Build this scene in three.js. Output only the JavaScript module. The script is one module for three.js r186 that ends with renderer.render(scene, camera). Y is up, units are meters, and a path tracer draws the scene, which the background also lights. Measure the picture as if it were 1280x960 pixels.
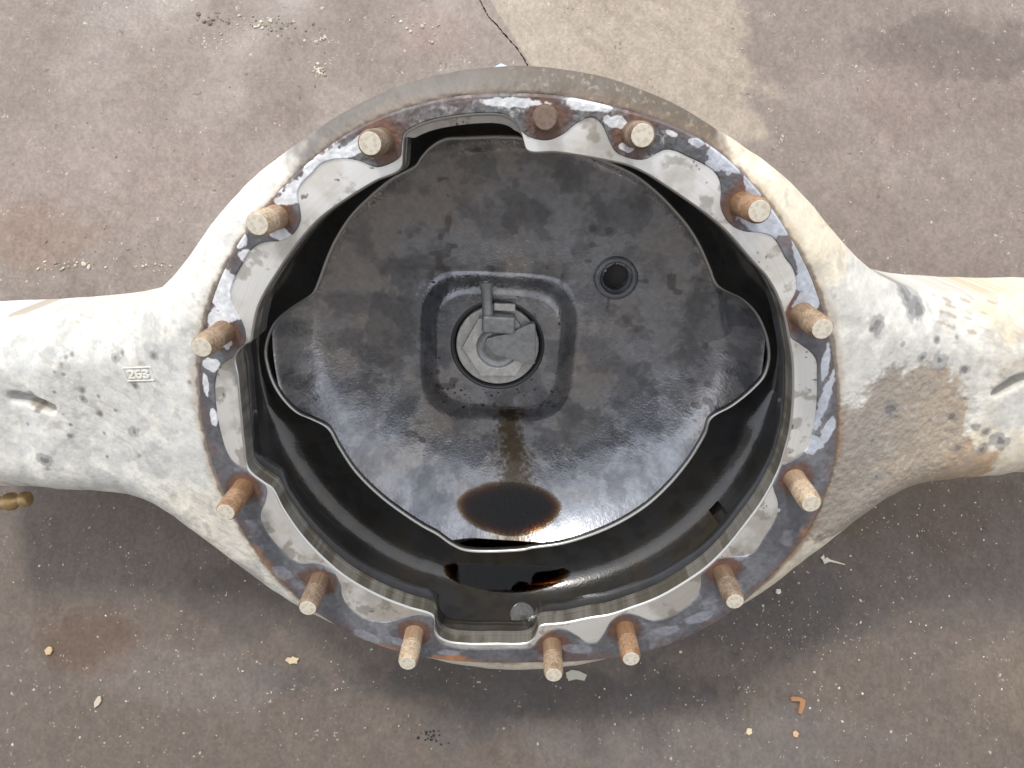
import * as THREE from 'three';
import { toCreasedNormals, mergeGeometries, mergeVertices } from 'three/addons/utils/BufferGeometryUtils.js';
import { RoundedBoxGeometry } from 'three/addons/geometries/RoundedBoxGeometry.js';
import { TextGeometry } from 'three/addons/geometries/TextGeometry.js';
import { FontLoader } from 'three/addons/loaders/FontLoader.js';

// ---------------------------------------------------------------- camera, sky, sun, exposure
// The axle housing has its own frame: origin in the middle of the flange face, y along the flange normal,
// z towards the low side. It lies rolled by ROLL on the floor, HC is the height of its origin.
const ROLL = 0.52, HC = 0.2465, CR = Math.cos(ROLL), SR = Math.sin(ROLL);
const FPX = 850, PITCH = 0.38796, TWIST = 0.05265, EYE = [-0.00347, 0.44559, -0.21479];   // in the housing's frame
const V3 = (x, y, z) => new THREE.Vector3(x, y, z);
const toWorld = (v) => V3(v.x, v.y * CR - v.z * SR + HC, v.y * SR + v.z * CR);
const turnOnly = (v) => V3(v.x, v.y * CR - v.z * SR, v.y * SR + v.z * CR);
const camF = V3(0, -Math.cos(PITCH), Math.sin(PITCH)), camU0 = V3(0, -Math.sin(PITCH), -Math.cos(PITCH));
const cT = Math.cos(TWIST), sT = Math.sin(TWIST);
const camR = V3(cT, 0, 0).addScaledVector(camU0, sT), camU = V3(-sT, 0, 0).addScaledVector(camU0, cT);

const scene = new THREE.Scene();
const camera = new THREE.PerspectiveCamera(2 * Math.atan(480 / FPX) * 180 / Math.PI, 4 / 3, 0.02, 60);
camera.position.copy(toWorld(V3(...EYE)));
camera.up.copy(turnOnly(camU));
camera.lookAt(camera.position.clone().add(turnOnly(camF)));

const SUN = V3(-0.34, 1.0, -0.72).normalize();
const sun = new THREE.DirectionalLight(new THREE.Color(1.0, 0.955, 0.88), 2.2);
sun.position.copy(SUN).multiplyScalar(4); sun.castShadow = true; sun.shadow.radius = 15;
sun.shadow.mapSize.set(2048, 2048);
Object.assign(sun.shadow.camera, { left: -1, right: 1, top: 1, bottom: -1, near: 0.5, far: 8 });
scene.add(sun, sun.target);
{ // bright hazy sky: paler round the sun, a little blue elsewhere
  const W = 256, H = 128, a = new Float32Array(W * H * 4);
  for (let j = 0; j < H; j++) for (let i = 0; i < W; i++) {
    const el = ((j + 0.5) / H - 0.5) * Math.PI, az = ((i + 0.5) / W - 0.5) * 2 * Math.PI;
    const d = V3(Math.cos(az) * Math.cos(el), Math.sin(el), Math.sin(az) * Math.cos(el)), c = Math.max(0, d.dot(SUN));
    const glow = 1.5 * Math.pow(c, 14) + 0.5 * Math.pow(c, 3), up = Math.max(0, d.y), k = 1.75 - 1.0 * up, o = (j * W + i) * 4;
    a[o] = k * 0.94 + glow * 0.95; a[o + 1] = k * 0.98 + glow * 0.97; a[o + 2] = k * 1.06 + glow * 1.0; a[o + 3] = 1;
  }
  const t = new THREE.DataTexture(a, W, H, THREE.RGBAFormat, THREE.FloatType);
  t.mapping = THREE.EquirectangularReflectionMapping; t.magFilter = THREE.LinearFilter; t.minFilter = THREE.LinearFilter; t.wrapS = THREE.RepeatWrapping; t.needsUpdate = true;
  scene.background = t; scene.environment = t;
}
const renderer = new THREE.WebGLRenderer({ antialias: true });
renderer.toneMapping = THREE.LinearToneMapping;
renderer.toneMappingExposure = 1.12;
renderer.shadowMap.enabled = true; renderer.shadowMap.type = THREE.PCFSoftShadowMap;

// ---------------------------------------------------------------- helpers
const clamp = (x, a = 0, b = 1) => Math.min(b, Math.max(a, x));
const sstep = (a, b, x) => { const t = clamp((x - a) / (b - a)); return t * t * (3 - 2 * t); };
const hyp = (a, b) => Math.sqrt(a * a + b * b);
const lerp = (a, b, t) => a + (b - a) * t;
let seed = 12345;
const rnd = () => { seed = (seed + 0x6d2b79f5) | 0; let t = Math.imul(seed ^ (seed >>> 15), 1 | seed); t = (t + Math.imul(t ^ (t >>> 7), 61 | t)) ^ t; return ((t ^ (t >>> 14)) >>> 0) / 4294967296; };
const PT = new Float32Array(65536); for (let i = 0; i < 65536; i++) PT[i] = rnd();
const vnoise = (x, y) => {
  const ix = Math.floor(x), iy = Math.floor(y), fx = x - ix, fy = y - iy, u = fx * fx * fx * (fx * (fx * 6 - 15) + 10), v = fy * fy * fy * (fy * (fy * 6 - 15) + 10);
  const r0 = (iy & 255) << 8, r1 = ((iy + 1) & 255) << 8, c0 = ix & 255, c1 = (ix + 1) & 255;
  const a = PT[r0 | c0], b = PT[r0 | c1], c = PT[r1 | c0], d = PT[r1 | c1];
  return a + (b - a) * u + (c - a + (a - b - c + d) * u) * v;
};
const fbm = (x, y, n = 4) => { let s = 0, a = 0.5, t = 0; for (let i = 0; i < n; i++) { s += a * vnoise(x, y); t += a; a *= 0.55; const q = 1.62 * x + 1.22 * y + 17.3; y = 1.62 * y - 1.22 * x + 9.7; x = q; } return s / t; };
// direction of a pixel of the 1280 x 960 photograph, and where it meets a plane of the housing or the floor
const pixDir = (px, py) => camF.clone().addScaledVector(camR, (px - 640) / FPX).addScaledVector(camU, -(py - 480) / FPX);
const onDepth = (px, py, d) => { const r = pixDir(px, py), t = (EYE[1] + d) / -r.y; return V3(EYE[0] + r.x * t, -d, EYE[2] + r.z * t); };
const onFloor = (px, py, h = 0) => { const r = turnOnly(pixDir(px, py)), o = camera.position, t = (o.y - h) / -r.y; return V3(o.x + r.x * t, h, o.z + r.z * t); };
const tex = (w, h, fn, srgb = true) => {   // fn(u, v, out) with u, v in 0..1
  const a = new Uint8Array(w * h * 4), o = [0, 0, 0];
  for (let j = 0; j < h; j++) for (let i = 0; i < w; i++) {
    fn((i + 0.5) / w, (j + 0.5) / h, o); const k = (j * w + i) * 4;
    a[k] = clamp(o[0], 0, 255); a[k + 1] = clamp(o[1], 0, 255); a[k + 2] = clamp(o[2], 0, 255); a[k + 3] = 255;
  }
  const t = new THREE.DataTexture(a, w, h); t.magFilter = THREE.LinearFilter; t.minFilter = THREE.LinearMipmapLinearFilter; t.generateMipmaps = true;
  t.wrapS = t.wrapT = THREE.MirroredRepeatWrapping; if (srgb) t.colorSpace = THREE.SRGBColorSpace; t.needsUpdate = true; return t;
};
const mixc = (o, c, t) => { o[0] += (c[0] - o[0]) * t; o[1] += (c[1] - o[1]) * t; o[2] += (c[2] - o[2]) * t; };
const mesh = (name, geo, mat, parent) => { const m = new THREE.Mesh(geo, mat); m.name = name; m.castShadow = m.receiveShadow = true; parent.add(m); return m; };
const planarUV = (geo, sx, sz, x0, z0) => { const p = geo.attributes.position, uv = new Float32Array(p.count * 2); for (let i = 0; i < p.count; i++) { uv[2 * i] = (p.getX(i) - x0) / sx; uv[2 * i + 1] = (p.getZ(i) - z0) / sz; } geo.setAttribute('uv', new THREE.BufferAttribute(uv, 2)); return geo; };
const creased = (g, a) => toCreasedNormals(g.scale(1e4, 1e4, 1e4), a).scale(1e-4, 1e-4, 1e-4);   // that helper joins points closer than 0.01 units
const std = (o) => new THREE.MeshStandardMaterial(o), phys = (o) => new THREE.MeshPhysicalMaterial(o);

// ---------------------------------------------------------------- outlines traced on the flange (depth 0) and on the rear opening (depth 0.115)
const BORE = [[506, 170], [530, 156], [580, 146], [620, 144.5], [635, 148], [645, 156], [653, 170], [659, 189], [695, 191], [730, 196], [762, 202], [785, 207.5], [810, 219], [835, 235], [860, 252], [885, 270], [910, 292], [930, 315], [945, 332], [957, 345], [970, 367], [980, 395], [985, 420], [990, 450], [991, 480], [990, 510], [986, 542], [980, 565], [975, 582], [964, 606], [950, 630], [930, 657], [910, 682], [885, 707], [860, 725], [822, 747], [785, 761], [760, 769], [740, 772], [705, 779], [674, 783], [671, 790], [667, 798], [658, 804], [620, 805], [583, 805], [560, 802], [549, 796], [544, 786], [542, 770], [510, 759], [480, 747.5], [442, 727.5], [415, 707.5], [380, 672.5], [355, 637.5], [340, 610], [330, 603], [311, 587], [306, 560], [302, 520], [297.5, 470], [294.5, 446], [305, 432.5], [314, 427], [316, 415], [322, 387], [332, 365], [345, 344], [361, 320], [380, 295], [402, 272], [440, 245], [470, 227], [501, 212], [504, 192], [505, 177]];
const LIP = [[585, 174], [630, 173], [654, 176], [661, 188], [720, 192], [787, 217], [815, 237], [835, 256], [860, 285], [875, 310], [886, 335], [896, 357], [927, 374], [945, 392], [955, 412], [960, 430], [961, 450], [955, 470], [940, 487], [915, 507], [888, 523], [881, 542], [871, 560], [860, 577], [835, 607], [805, 634], [760, 660], [705, 679], [664, 685], [652, 687.5], [583, 688], [564, 680], [547, 668], [527, 657], [480, 624], [445, 590], [424, 559], [410, 535], [390, 524], [372, 516], [355, 500], [342, 480], [335, 460], [332, 440], [337, 417], [347, 400], [365, 385], [392, 367], [396, 360], [411, 320], [422, 297], [440, 270], [465, 245], [490, 225], [521, 208], [526, 200], [537, 187], [555, 176]];
const SEAL = [[644, 154], [655, 167], [670, 174], [687, 175], [705, 167], [717, 157], [730, 149], [742, 147], [752, 155], [757, 165], [762, 177], [770, 190], [792, 199], [807, 199], [820, 192], [832, 187], [845, 189], [860, 196], [877, 204], [892, 214], [899, 225], [901, 240], [900, 255], [905, 270], [915, 282], [930, 289], [950, 291], [965, 296], [975, 310], [981, 322], [990, 334], [995, 350], [994, 365], [986, 380], [981, 392], [985, 418], [1000, 430], [1012, 439], [1020, 450], [1021, 470], [1021, 495], [1019, 520], [1015, 540], [1010, 557], [1002, 567], [990, 575], [976, 582], [966, 604], [972, 627], [972, 640], [965, 657], [955, 672], [945, 687], [932, 694], [900, 697], [885, 708], [877, 716], [876, 732], [870, 747], [855, 760], [835, 771], [814, 775], [797, 769], [780, 766], [764, 776], [755, 791], [746, 802], [733, 802], [721, 794], [705, 786], [692, 786], [675, 797], [664, 808], [636, 810], [583, 810], [555, 805], [543, 792], [541, 772], [527, 767], [512, 769], [497, 774], [480, 777], [455, 772], [435, 757], [427, 742], [426, 732], [415, 712], [402, 704], [372, 702], [355, 690], [337, 670], [327, 652], [326, 642], [332, 625], [334, 612], [330, 604], [310, 587], [292, 577], [284, 565], [278, 548], [272, 520], [269, 482], [272, 465], [277, 455], [292, 446], [306, 428], [307, 415], [302, 400], [292, 382], [289, 365], [295, 345], [302, 332], [312, 315], [322, 306], [335, 302], [352, 301], [367, 292], [376, 275], [375, 260], [372, 242], [377, 230], [390, 217], [402, 205], [420, 199], [440, 199], [452, 202], [470, 209], [487, 205], [501, 195], [504, 175], [530, 154], [580, 143.5], [620, 142.5]];
const RIM = [[620, 117], [700, 120], [780, 137], [845, 158], [900, 190], [950, 240], [985, 290], [1013, 340], [1033, 400], [1045, 460], [1048, 520], [1044, 575], [1030, 625], [1000, 680], [960, 725], [920, 762], [870, 792], [810, 815], [740, 826], [660, 829], [580, 828], [520, 820], [460, 803], [400, 770], [350, 727], [305, 670], [272, 600], [254, 540], [248, 480], [252, 430], [262, 380], [290, 316], [330, 260], [380, 207], [440, 163], [500, 137], [560, 122]];
const NPH = 1440;
function polar(list, depth, smooth = 0) {   // radius at each of NPH angles, phi from +x towards +z
  const c = new THREE.CatmullRomCurve3(list.map(([x, y]) => onDepth(x, y, depth)), true, 'centripetal').getPoints(4000);
  const r = new Float32Array(NPH).fill(NaN), ph = c.map((p) => Math.atan2(p.z, p.x)), ra = c.map((p) => hyp(p.x, p.z));
  for (let i = 0; i < c.length - 1; i++) {
    let d = ph[i + 1] - ph[i]; if (d > Math.PI) d -= 2 * Math.PI; if (d < -Math.PI) d += 2 * Math.PI;
    if (d <= 0) continue;
    const a = ph[i] / (2 * Math.PI) * NPH, b = a + d / (2 * Math.PI) * NPH;
    for (let k = Math.ceil(a); k <= b; k++) r[((k % NPH) + NPH) % NPH] = lerp(ra[i], ra[i + 1], (k - a) / Math.max(1e-9, b - a));
  }
  for (let k = 0, last = r.find((v) => !Number.isNaN(v)); k < NPH; k++) { if (Number.isNaN(r[k])) r[k] = last; last = r[k]; }
  for (let n = 0; n < smooth; n++) { const q = r.slice(); for (let k = 0; k < NPH; k++) r[k] = (q[(k + NPH - 1) % NPH] + 2 * q[k] + q[(k + 1) % NPH]) / 4; }
  return r;
}
const rB = polar(BORE, 0, 1), rC0 = polar(SEAL, 0, 1), rA = polar(RIM, 0, 60), rD = polar(LIP, 0.115, 1);
const rC = rC0.map((r, i) => Math.max(r, rB[i] + 0.0013));
const phiOf = (k) => k / NPH * 2 * Math.PI;
function polarLoft(rows, crease = 0.6, skip) {   // rows: functions (k, phi) -> [r, y] or [x, y, z]
  const n = rows.length, pos = new Float32Array(n * NPH * 3), idx = [];
  rows.forEach((f, j) => { for (let k = 0; k < NPH; k++) { const phi = phiOf(k), q = f(k, phi), o = (j * NPH + k) * 3; if (q.length === 2) { pos[o] = q[0] * Math.cos(phi); pos[o + 1] = q[1]; pos[o + 2] = q[0] * Math.sin(phi); } else pos.set(q, o); } });
  for (let j = 0; j < n - 1; j++) for (let k = 0; k < NPH; k++) {
    if (skip && skip(j, k)) continue;
    const a = j * NPH + k, b = j * NPH + (k + 1) % NPH, c = a + NPH, d = b + NPH; idx.push(a, b, c, b, d, c);
  }
  const g = new THREE.BufferGeometry(); g.setAttribute('position', new THREE.BufferAttribute(pos, 3)); g.setIndex(idx);
  if (crease === null) { g.computeVertexNormals(); return g; }
  return creased(g, crease);
}

// ---------------------------------------------------------------- the outside of the housing as a distance field
const AX = -0.077, cA = Math.cos(AX), sA = Math.sin(AX);    // the tubes run at a slight angle to the housing frame's x
const smin = (a, b, k) => { const h = Math.max(k - Math.abs(a - b), 0) / k; return Math.min(a, b) - h * h * k / 4; };
const smax = (a, b, k) => -smin(-a, -b, k);
const gouges = [[[16, 496], [44, 500], [66, 508], 0.0042], [[1242, 488], [1262, 477], [1290, 470], 0.0042]]
  .flatMap(([a, b, c, r]) => { const d = 0.0345, p = [a, b, c].map(([x, y]) => onDepth(x, y, d)); return [[p[0], p[1], r], [p[1], p[2], r]]; });
function bodyDist(x, y, z) {
  // ring
  const zr = z - 0.006, r = hyp(x, zr), rc = 0.026;
  let a = r - 0.2445 + rc, b = Math.abs(y + 0.069) - 0.0645 + rc;
  const ring = Math.min(Math.max(a, b), 0) + hyp(Math.max(a, 0), Math.max(b, 0)) - rc;
  // arms
  const s = x * cA + z * sA, t = -x * sA + z * cA, e = Math.abs(s);
  const high = sstep(0.03, -0.03, t), q = 0.298 - 0.026 * high - e, w = smin(0.0745 - 0.004 * high + 0.5 * (q + Math.sqrt(q * q + 0.0018)) * 0.98, 0.186 - 0.022 * high, 0.03);
  const top = 0.010 + 0.020 * sstep(0.24, 0.34, e) + 0.004 * sstep(0.37, 0.39, e - 0.25 * t), bot = 0.138, mid = (top + bot) / 2, hd = (bot - top) / 2, rr = 0.03;
  a = (Math.abs(t) - w) * 0.72 + rr; b = Math.abs(y + mid) - hd + rr;
  let arm = Math.min(Math.max(a, b), 0) + hyp(Math.max(a, 0), Math.max(b, 0)) - rr;
  // the slanted face along the upper side of each tube
  arm = smax(arm, (-(t + w) * 0.62 + (y + top) * 0.78 + 0.0225 * 0.62), 0.012);
  let d = smin(ring, arm, 0.035);
  // seat for the cover: everything inside the ring is open
  const kk = Math.round((Math.atan2(z, x) / (2 * Math.PI) * NPH + NPH)) % NPH;
  d = smax(d, lerp(0.2385 - r, rA[kk] - 0.003 - hyp(x, z), sstep(-0.03, -0.016, y)), 0.003);
  if (e > 0.3 && y > -0.06) for (let i = 0; i < gouges.length; i++) { const g = gouges[i], a = g[0], b = g[1], ux = b.x - a.x, uz = b.z - a.z, h = clamp(((x - a.x) * ux + (z - a.z) * uz) / (ux * ux + uz * uz)), dx = x - a.x - ux * h, dz = z - a.z - uz * h, yy = (y + 0.033) * 0.35; d = smax(d, g[2] - Math.sqrt(dx * dx + dz * dz + yy * yy), 0.003); }
  // hollow tubes are closed off outside the frame
  return smax(d, e - 0.56, 0.01) + 0.0006 * (vnoise(x * 90 + 40, z * 90 + y * 70) - 0.5);
}
function hitBody(px, py) {   // the point of the housing's outside that a pixel shows
  const o = V3(...EYE), r = pixDir(px, py).normalize(); let t = 0.25;
  for (let i = 0; i < 160; i++) { const d = bodyDist(o.x + r.x * t, o.y + r.y * t, o.z + r.z * t); t += d * 0.6; if (d < 2e-4 || t > 1.6) break; }
  return o.addScaledVector(r, t);
}
const bodyNormal = (p, e = 0.0015) => V3(bodyDist(p.x + e, p.y, p.z) - bodyDist(p.x - e, p.y, p.z), bodyDist(p.x, p.y + e, p.z) - bodyDist(p.x, p.y - e, p.z), bodyDist(p.x, p.y, p.z + e) - bodyDist(p.x, p.y, p.z - e)).normalize();
function surfaceNet(f, lo, hi, h) {
  const n = [0, 1, 2].map((i) => Math.ceil((hi[i] - lo[i]) / h) + 1), [nx, ny, nz] = n, F = new Float32Array(nx * ny * nz);
  for (let k = 0, q = 0; k < nz; k++) for (let j = 0; j < ny; j++) for (let i = 0; i < nx; i++) F[q++] = f(lo[0] + i * h, lo[1] + j * h, lo[2] + k * h);
  const id = new Int32Array(nx * ny * nz).fill(-1), P = [], T = [], sx = 1, sy = nx, sz = nx * ny;
  const off = [0, sx, sy, sx + sy, sz, sx + sz, sy + sz, sx + sy + sz], E = [[0, 1], [2, 3], [4, 5], [6, 7], [0, 2], [1, 3], [4, 6], [5, 7], [0, 4], [1, 5], [2, 6], [3, 7]];
  for (let k = 0; k < nz - 1; k++) for (let j = 0; j < ny - 1; j++) for (let i = 0; i < nx - 1; i++) {
    const c = i + j * sy + k * sz; let m = 0; for (let v = 0; v < 8; v++) if (F[c + off[v]] < 0) m |= 1 << v;
    if (m === 0 || m === 255) continue;
    let X = 0, Y = 0, Z = 0, cnt = 0;
    for (const [a, b] of E) { const sa = m >> a & 1, sb = m >> b & 1; if (sa === sb) continue; const fa = F[c + off[a]], fb = F[c + off[b]], t = fa / (fa - fb); X += lerp(a & 1, b & 1, t); Y += lerp(a >> 1 & 1, b >> 1 & 1, t); Z += lerp(a >> 2 & 1, b >> 2 & 1, t); cnt++; }
    id[c] = P.length / 3; P.push(lo[0] + (i + X / cnt) * h, lo[1] + (j + Y / cnt) * h, lo[2] + (k + Z / cnt) * h);
  }
  const quad = (a, b, c, d, flip) => { if (a < 0 || b < 0 || c < 0 || d < 0) return; flip ? T.push(a, c, b, a, d, c) : T.push(a, b, c, a, c, d); };
  for (let k = 1; k < nz - 1; k++) for (let j = 1; j < ny - 1; j++) for (let i = 1; i < nx - 1; i++) {
    const c = i + j * sy + k * sz, s = F[c] < 0;
    if (s !== F[c + sx] < 0) quad(id[c - sy - sz], id[c - sz], id[c], id[c - sy], !s);
    if (s !== F[c + sy] < 0) quad(id[c - sx - sz], id[c - sx], id[c], id[c - sz], !s);
    if (s !== F[c + sz] < 0) quad(id[c - sx - sy], id[c - sy], id[c], id[c - sx], !s);
  }
  return [P, T];
}

// ---------------------------------------------------------------- unseen wall added behind the camera for the dark that the oily inside mirrors
{
  const wall = new THREE.Group(); wall.name = 'added_dark_wall'; wall.position.set(0, 0, 2.6); scene.add(wall);
  wall.userData = { label: 'added unseen grey wall that darkens the reflections in the housing', category: 'wall' };
  const m = std({ color: 0x6c6863, roughness: 0.9 }), a = new THREE.BoxGeometry(9, 3.4, 0.25); a.translate(0, 1.7, 0.125); mesh('added_wall_face', a, m, wall);
  const b = new THREE.BoxGeometry(9.2, 0.12, 0.5); b.translate(0, 3.46, 0.1); mesh('added_wall_top', b, m, wall);
}

// ---------------------------------------------------------------- the floor
const FX0 = -0.8, FZ0 = -0.85, FSX = 1.6, FSZ = 1.3;
const floorBlobs = [   // stains, those just below the flange part painted shadow: [px, py, rx, ry, colour, strength, raggedness] in the photograph's places
  [1180, 60, 130, 45, [96, 84, 78], 0.7, 0.6], [1130, 120, 60, 60, [118, 101, 93], 0.45, 0.7], [150, 215, 170, 70, [132, 117, 109], 0.5, 0.8], [60, 300, 70, 45, [126, 104, 90], 0.5, 0.8],
  [540, 40, 60, 40, [126, 106, 96], 0.55, 0.7], [1160, 640, 130, 60, [92, 76, 62], 0.6, 0.8], [960, 760, 200, 60, [66, 62, 61], 0.45, 0.8], [110, 800, 70, 45, [88, 68, 54], 0.7, 0.7], [290, 760, 90, 45, [70, 62, 58], 0.5, 0.8],
  [640, 860, 330, 40, [60, 56, 54], 0.55, 0.7], [590, 905, 60, 40, [76, 73, 74], 0.4, 0.8], [230, 850, 120, 60, [112, 103, 98], 0.5, 0.8], [900, 930, 260, 60, [104, 98, 96], 0.45, 0.8], [1260, 860, 60, 60, [120, 106, 90], 0.35, 0.8],
].map(([x, y, rx, ry, c, s, g]) => { const p = onFloor(x, y), q = onFloor(x + rx, y), u = onFloor(x, y + ry); return [p.x, p.z, Math.abs(q.x - p.x), Math.abs(u.z - p.z), c, s, g]; });
const crackPx = [[588, -40], [601, 2], [609, 18], [622, 33], [637, 50], [650, 66], [662, 86], [676, 108], [700, 140]];
const crackPts = crackPx.map(([x, y]) => onFloor(x, y));
const crackSide = (x, z) => {   // >0: on the paler slab to the right of the joint
  const a = crackPts[0], b = crackPts[crackPts.length - 1]; return ((b.z - a.z) * (x - a.x) - (b.x - a.x) * (z - a.z)) / hyp(b.x - a.x, b.z - a.z);
};
const paleCentre = onFloor(740, 40);
function floorColour(x, z, o) {
  const n1 = fbm(x * 5 + 3, z * 5 + 8, 5), n2 = fbm(x * 19 + 50, z * 19, 4), n3 = fbm(x * 90, z * 90 + 30, 3), n4 = vnoise(x * 420 + 5, z * 420), n5 = fbm(x * 260 + 9, z * 120 + 77, 2);
  o[0] = 120; o[1] = 108; o[2] = 100;
  mixc(o, [132, 120, 111], sstep(0.4, 0.72, n1) * 0.6);
  mixc(o, [108, 95, 87], sstep(0.42, 0.72, n2) * 0.3);
  // the floor is paler behind the housing and darker in front: the border is ragged
  const toFront = z + 0.16 * (n1 - 0.5) + 0.08 * (n2 - 0.5);
  mixc(o, [88, 78, 70], sstep(-0.14, 0.04, toFront) * 0.8);
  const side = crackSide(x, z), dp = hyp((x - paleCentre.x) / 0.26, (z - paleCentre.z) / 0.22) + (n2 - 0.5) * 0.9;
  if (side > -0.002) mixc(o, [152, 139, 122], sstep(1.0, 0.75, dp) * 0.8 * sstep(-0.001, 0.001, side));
  for (let i = 0; i < floorBlobs.length; i++) { const B = floorBlobs[i], c = B[4], s = B[5], g = B[6], e = hyp((x - B[0]) / B[2], (z - B[1]) / B[3]); if (e < 2) mixc(o, c, s * sstep(1.1, 0.55, e + g * (n2 - 0.5) * 1.6 + 0.35 * (n3 - 0.5))); }
  const sm = fbm((x * 0.8 + z * 0.6) * 9, (z * 0.8 - x * 0.6) * 60 + 20, 4); mixc(o, [92, 79, 68], sstep(0.55, 0.75, sm) * 0.13);
  const k = 1 + (n3 - 0.5) * 0.12 + (n4 - 0.5) * 0.13 + (n5 - 0.5) * 0.1; o[0] *= k; o[1] *= k; o[2] *= k;
  const sp = vnoise(x * 600 + 31, z * 600 + 7) * vnoise(x * 140, z * 140 + 3); if (sp > 0.72) mixc(o, [188, 176, 160], sstep(0.72, 0.86, sp) * 0.85);
  const pit = vnoise(x * 330 + 11, z * 330 + 71) * vnoise(x * 60 + 4, z * 60 + 9); if (pit > 0.76) mixc(o, [84, 70, 62], sstep(0.76, 0.86, pit) * 0.6);
}
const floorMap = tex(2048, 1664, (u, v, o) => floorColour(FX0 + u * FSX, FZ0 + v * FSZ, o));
const floorBump = tex(1536, 1248, (u, v, o) => {
  const x = FX0 + u * FSX, z = FZ0 + v * FSZ, n = 0.45 * fbm(x * 60, z * 60 + 5, 4) + 0.35 * fbm(x * 300, z * 300, 2) + 0.2 * fbm(x * 14 + 4, z * 14, 3), pit = vnoise(x * 330 + 11, z * 330 + 71) * vnoise(x * 60 + 4, z * 60 + 9);
  o[0] = o[1] = o[2] = 255 * clamp(n - sstep(0.74, 0.86, pit) * 0.3);
}, false);
const floorRough = tex(512, 512, (u, v, o) => { const x = FX0 + u * FSX, z = FZ0 + v * FSZ; o[0] = o[1] = o[2] = 255 * clamp(0.62 + 0.5 * (fbm(x * 14, z * 14, 4) - 0.5)); }, false);
{
  const R = 9, s = new THREE.Shape([[-R, -R], [R, -R], [R, R], [-R, R]].map(([x, y]) => new THREE.Vector2(x, y)));
  const L = [], Rr = [];
  const fine = new THREE.CatmullRomCurve3(crackPts).getPoints(70);
  fine.forEach((p, i) => { const w = (0.0004 + 0.0009 * rnd()) * Math.min(1, i / 2, (70 - i) / 2) + 0.0002, j = (rnd() - 0.5) * 0.0016; L.push([p.x - w + j, p.z]); Rr.push([p.x + w + j, p.z]); });
  s.holes.push(new THREE.Path([...L, ...Rr.reverse()].map(([x, z]) => new THREE.Vector2(x, -z))));
  const g = new THREE.ShapeGeometry(s); g.rotateX(-Math.PI / 2); planarUV(g, FSX, FSZ, FX0, FZ0);
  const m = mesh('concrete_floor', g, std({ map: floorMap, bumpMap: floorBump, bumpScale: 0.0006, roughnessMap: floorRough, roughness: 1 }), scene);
  m.userData = { kind: 'structure', label: 'grey brown oil stained concrete floor under the axle housing', category: 'floor' };
  const g2 = new THREE.PlaneGeometry(0.4, 0.5).rotateX(-Math.PI / 2); const mid = crackPts[4];
  const j = mesh('floor_joint', g2, std({ color: 0x6a5848, roughness: 1 }), scene); j.position.set(mid.x, -0.003, mid.z);
  j.userData = { kind: 'structure', label: 'dirt packed in the crack across the concrete floor', category: 'joint' };
}

// ---------------------------------------------------------------- the axle housing
const axle = new THREE.Group(); axle.name = 'axle_housing'; axle.position.y = HC; axle.rotation.x = ROLL; scene.add(axle);
axle.userData = { label: 'open cast truck axle housing with studded round flange lying on the floor', category: 'axle housing' };

// outside: cream paint, grey scale, grime
const BX0 = -0.6, BZ0 = -0.28, BSX = 1.2, BSZ = 0.6;
const spotsPx = [[144, 447, 7], [153, 440, 4], [82, 447, 5], [77, 455, 5], [90, 443, 4], [68, 465, 3], [80, 468, 4], [169, 482, 5], [168, 541, 8], [130, 541, 3], [88, 531, 3], [79, 518, 3], [46, 512, 6], [35, 530, 3], [134, 571, 2], [174, 569, 3], [237, 478, 4], [103, 487, 6], [104, 500, 6], [123, 496, 4], [144, 513, 3], [125, 517, 5], [192, 445, 6], [55, 577, 13], [165, 460, 2], [87, 545, 5], [68, 490, 3],
  [1138, 379, 16], [1132, 372, 10], [1148, 388, 10], [1095, 406, 11], [1090, 411, 6], [1129, 430, 5], [1174, 452, 11], [1171, 425, 5], [1152, 447, 6], [1112, 513, 12], [1090, 551, 6], [1095, 595, 10], [1196, 421, 4], [1205, 461, 9], [1218, 534, 8], [1232, 540, 7], [1250, 553, 14], [1225, 563, 10], [1197, 560, 12], [1190, 520, 8], [1168, 489, 4], [1153, 481, 4]]
  .map(([x, y, r]) => { const p = hitBody(x, y), q = hitBody(x + r, y); return [p.x, p.z, Math.max(0.0018, hyp(q.x - p.x, q.z - p.z)), rnd()]; });
const streaksPx = [[1175, 372, 30, 3], [1195, 385, 26, 2.5], [1210, 398, 24, 3], [1190, 395, 22, 2], [1225, 408, 20, 2.5], [1255, 353, 22, 3], [1180, 405, 45, 4], [1215, 415, 26, 3], [40, 385, 22, 3], [105, 395, 16, 2.5], [95, 402, 16, 2], [1205, 375, 18, 2], [1232, 392, 14, 2], [1240, 378, 14, 2], [48, 502, 20, 3]]
  .map(([x, y, l, h]) => { const p = hitBody(x, y), q = hitBody(x + l * 0.9, y + l * 0.35), u = hitBody(x, y + h); return [p.x, p.z, hyp(q.x - p.x, q.z - p.z), Math.max(0.0012, Math.abs(u.z - p.z)), Math.atan2(q.z - p.z, q.x - p.x)]; });
const rustP = [hitBody(1120, 545), hitBody(1060, 590), hitBody(1150, 590)], grimeA = onDepth(395, 150, 0.04), grimeB = onDepth(884, 140, 0.04), greyL = hitBody(150, 500), greyR = hitBody(1120, 440);
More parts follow.
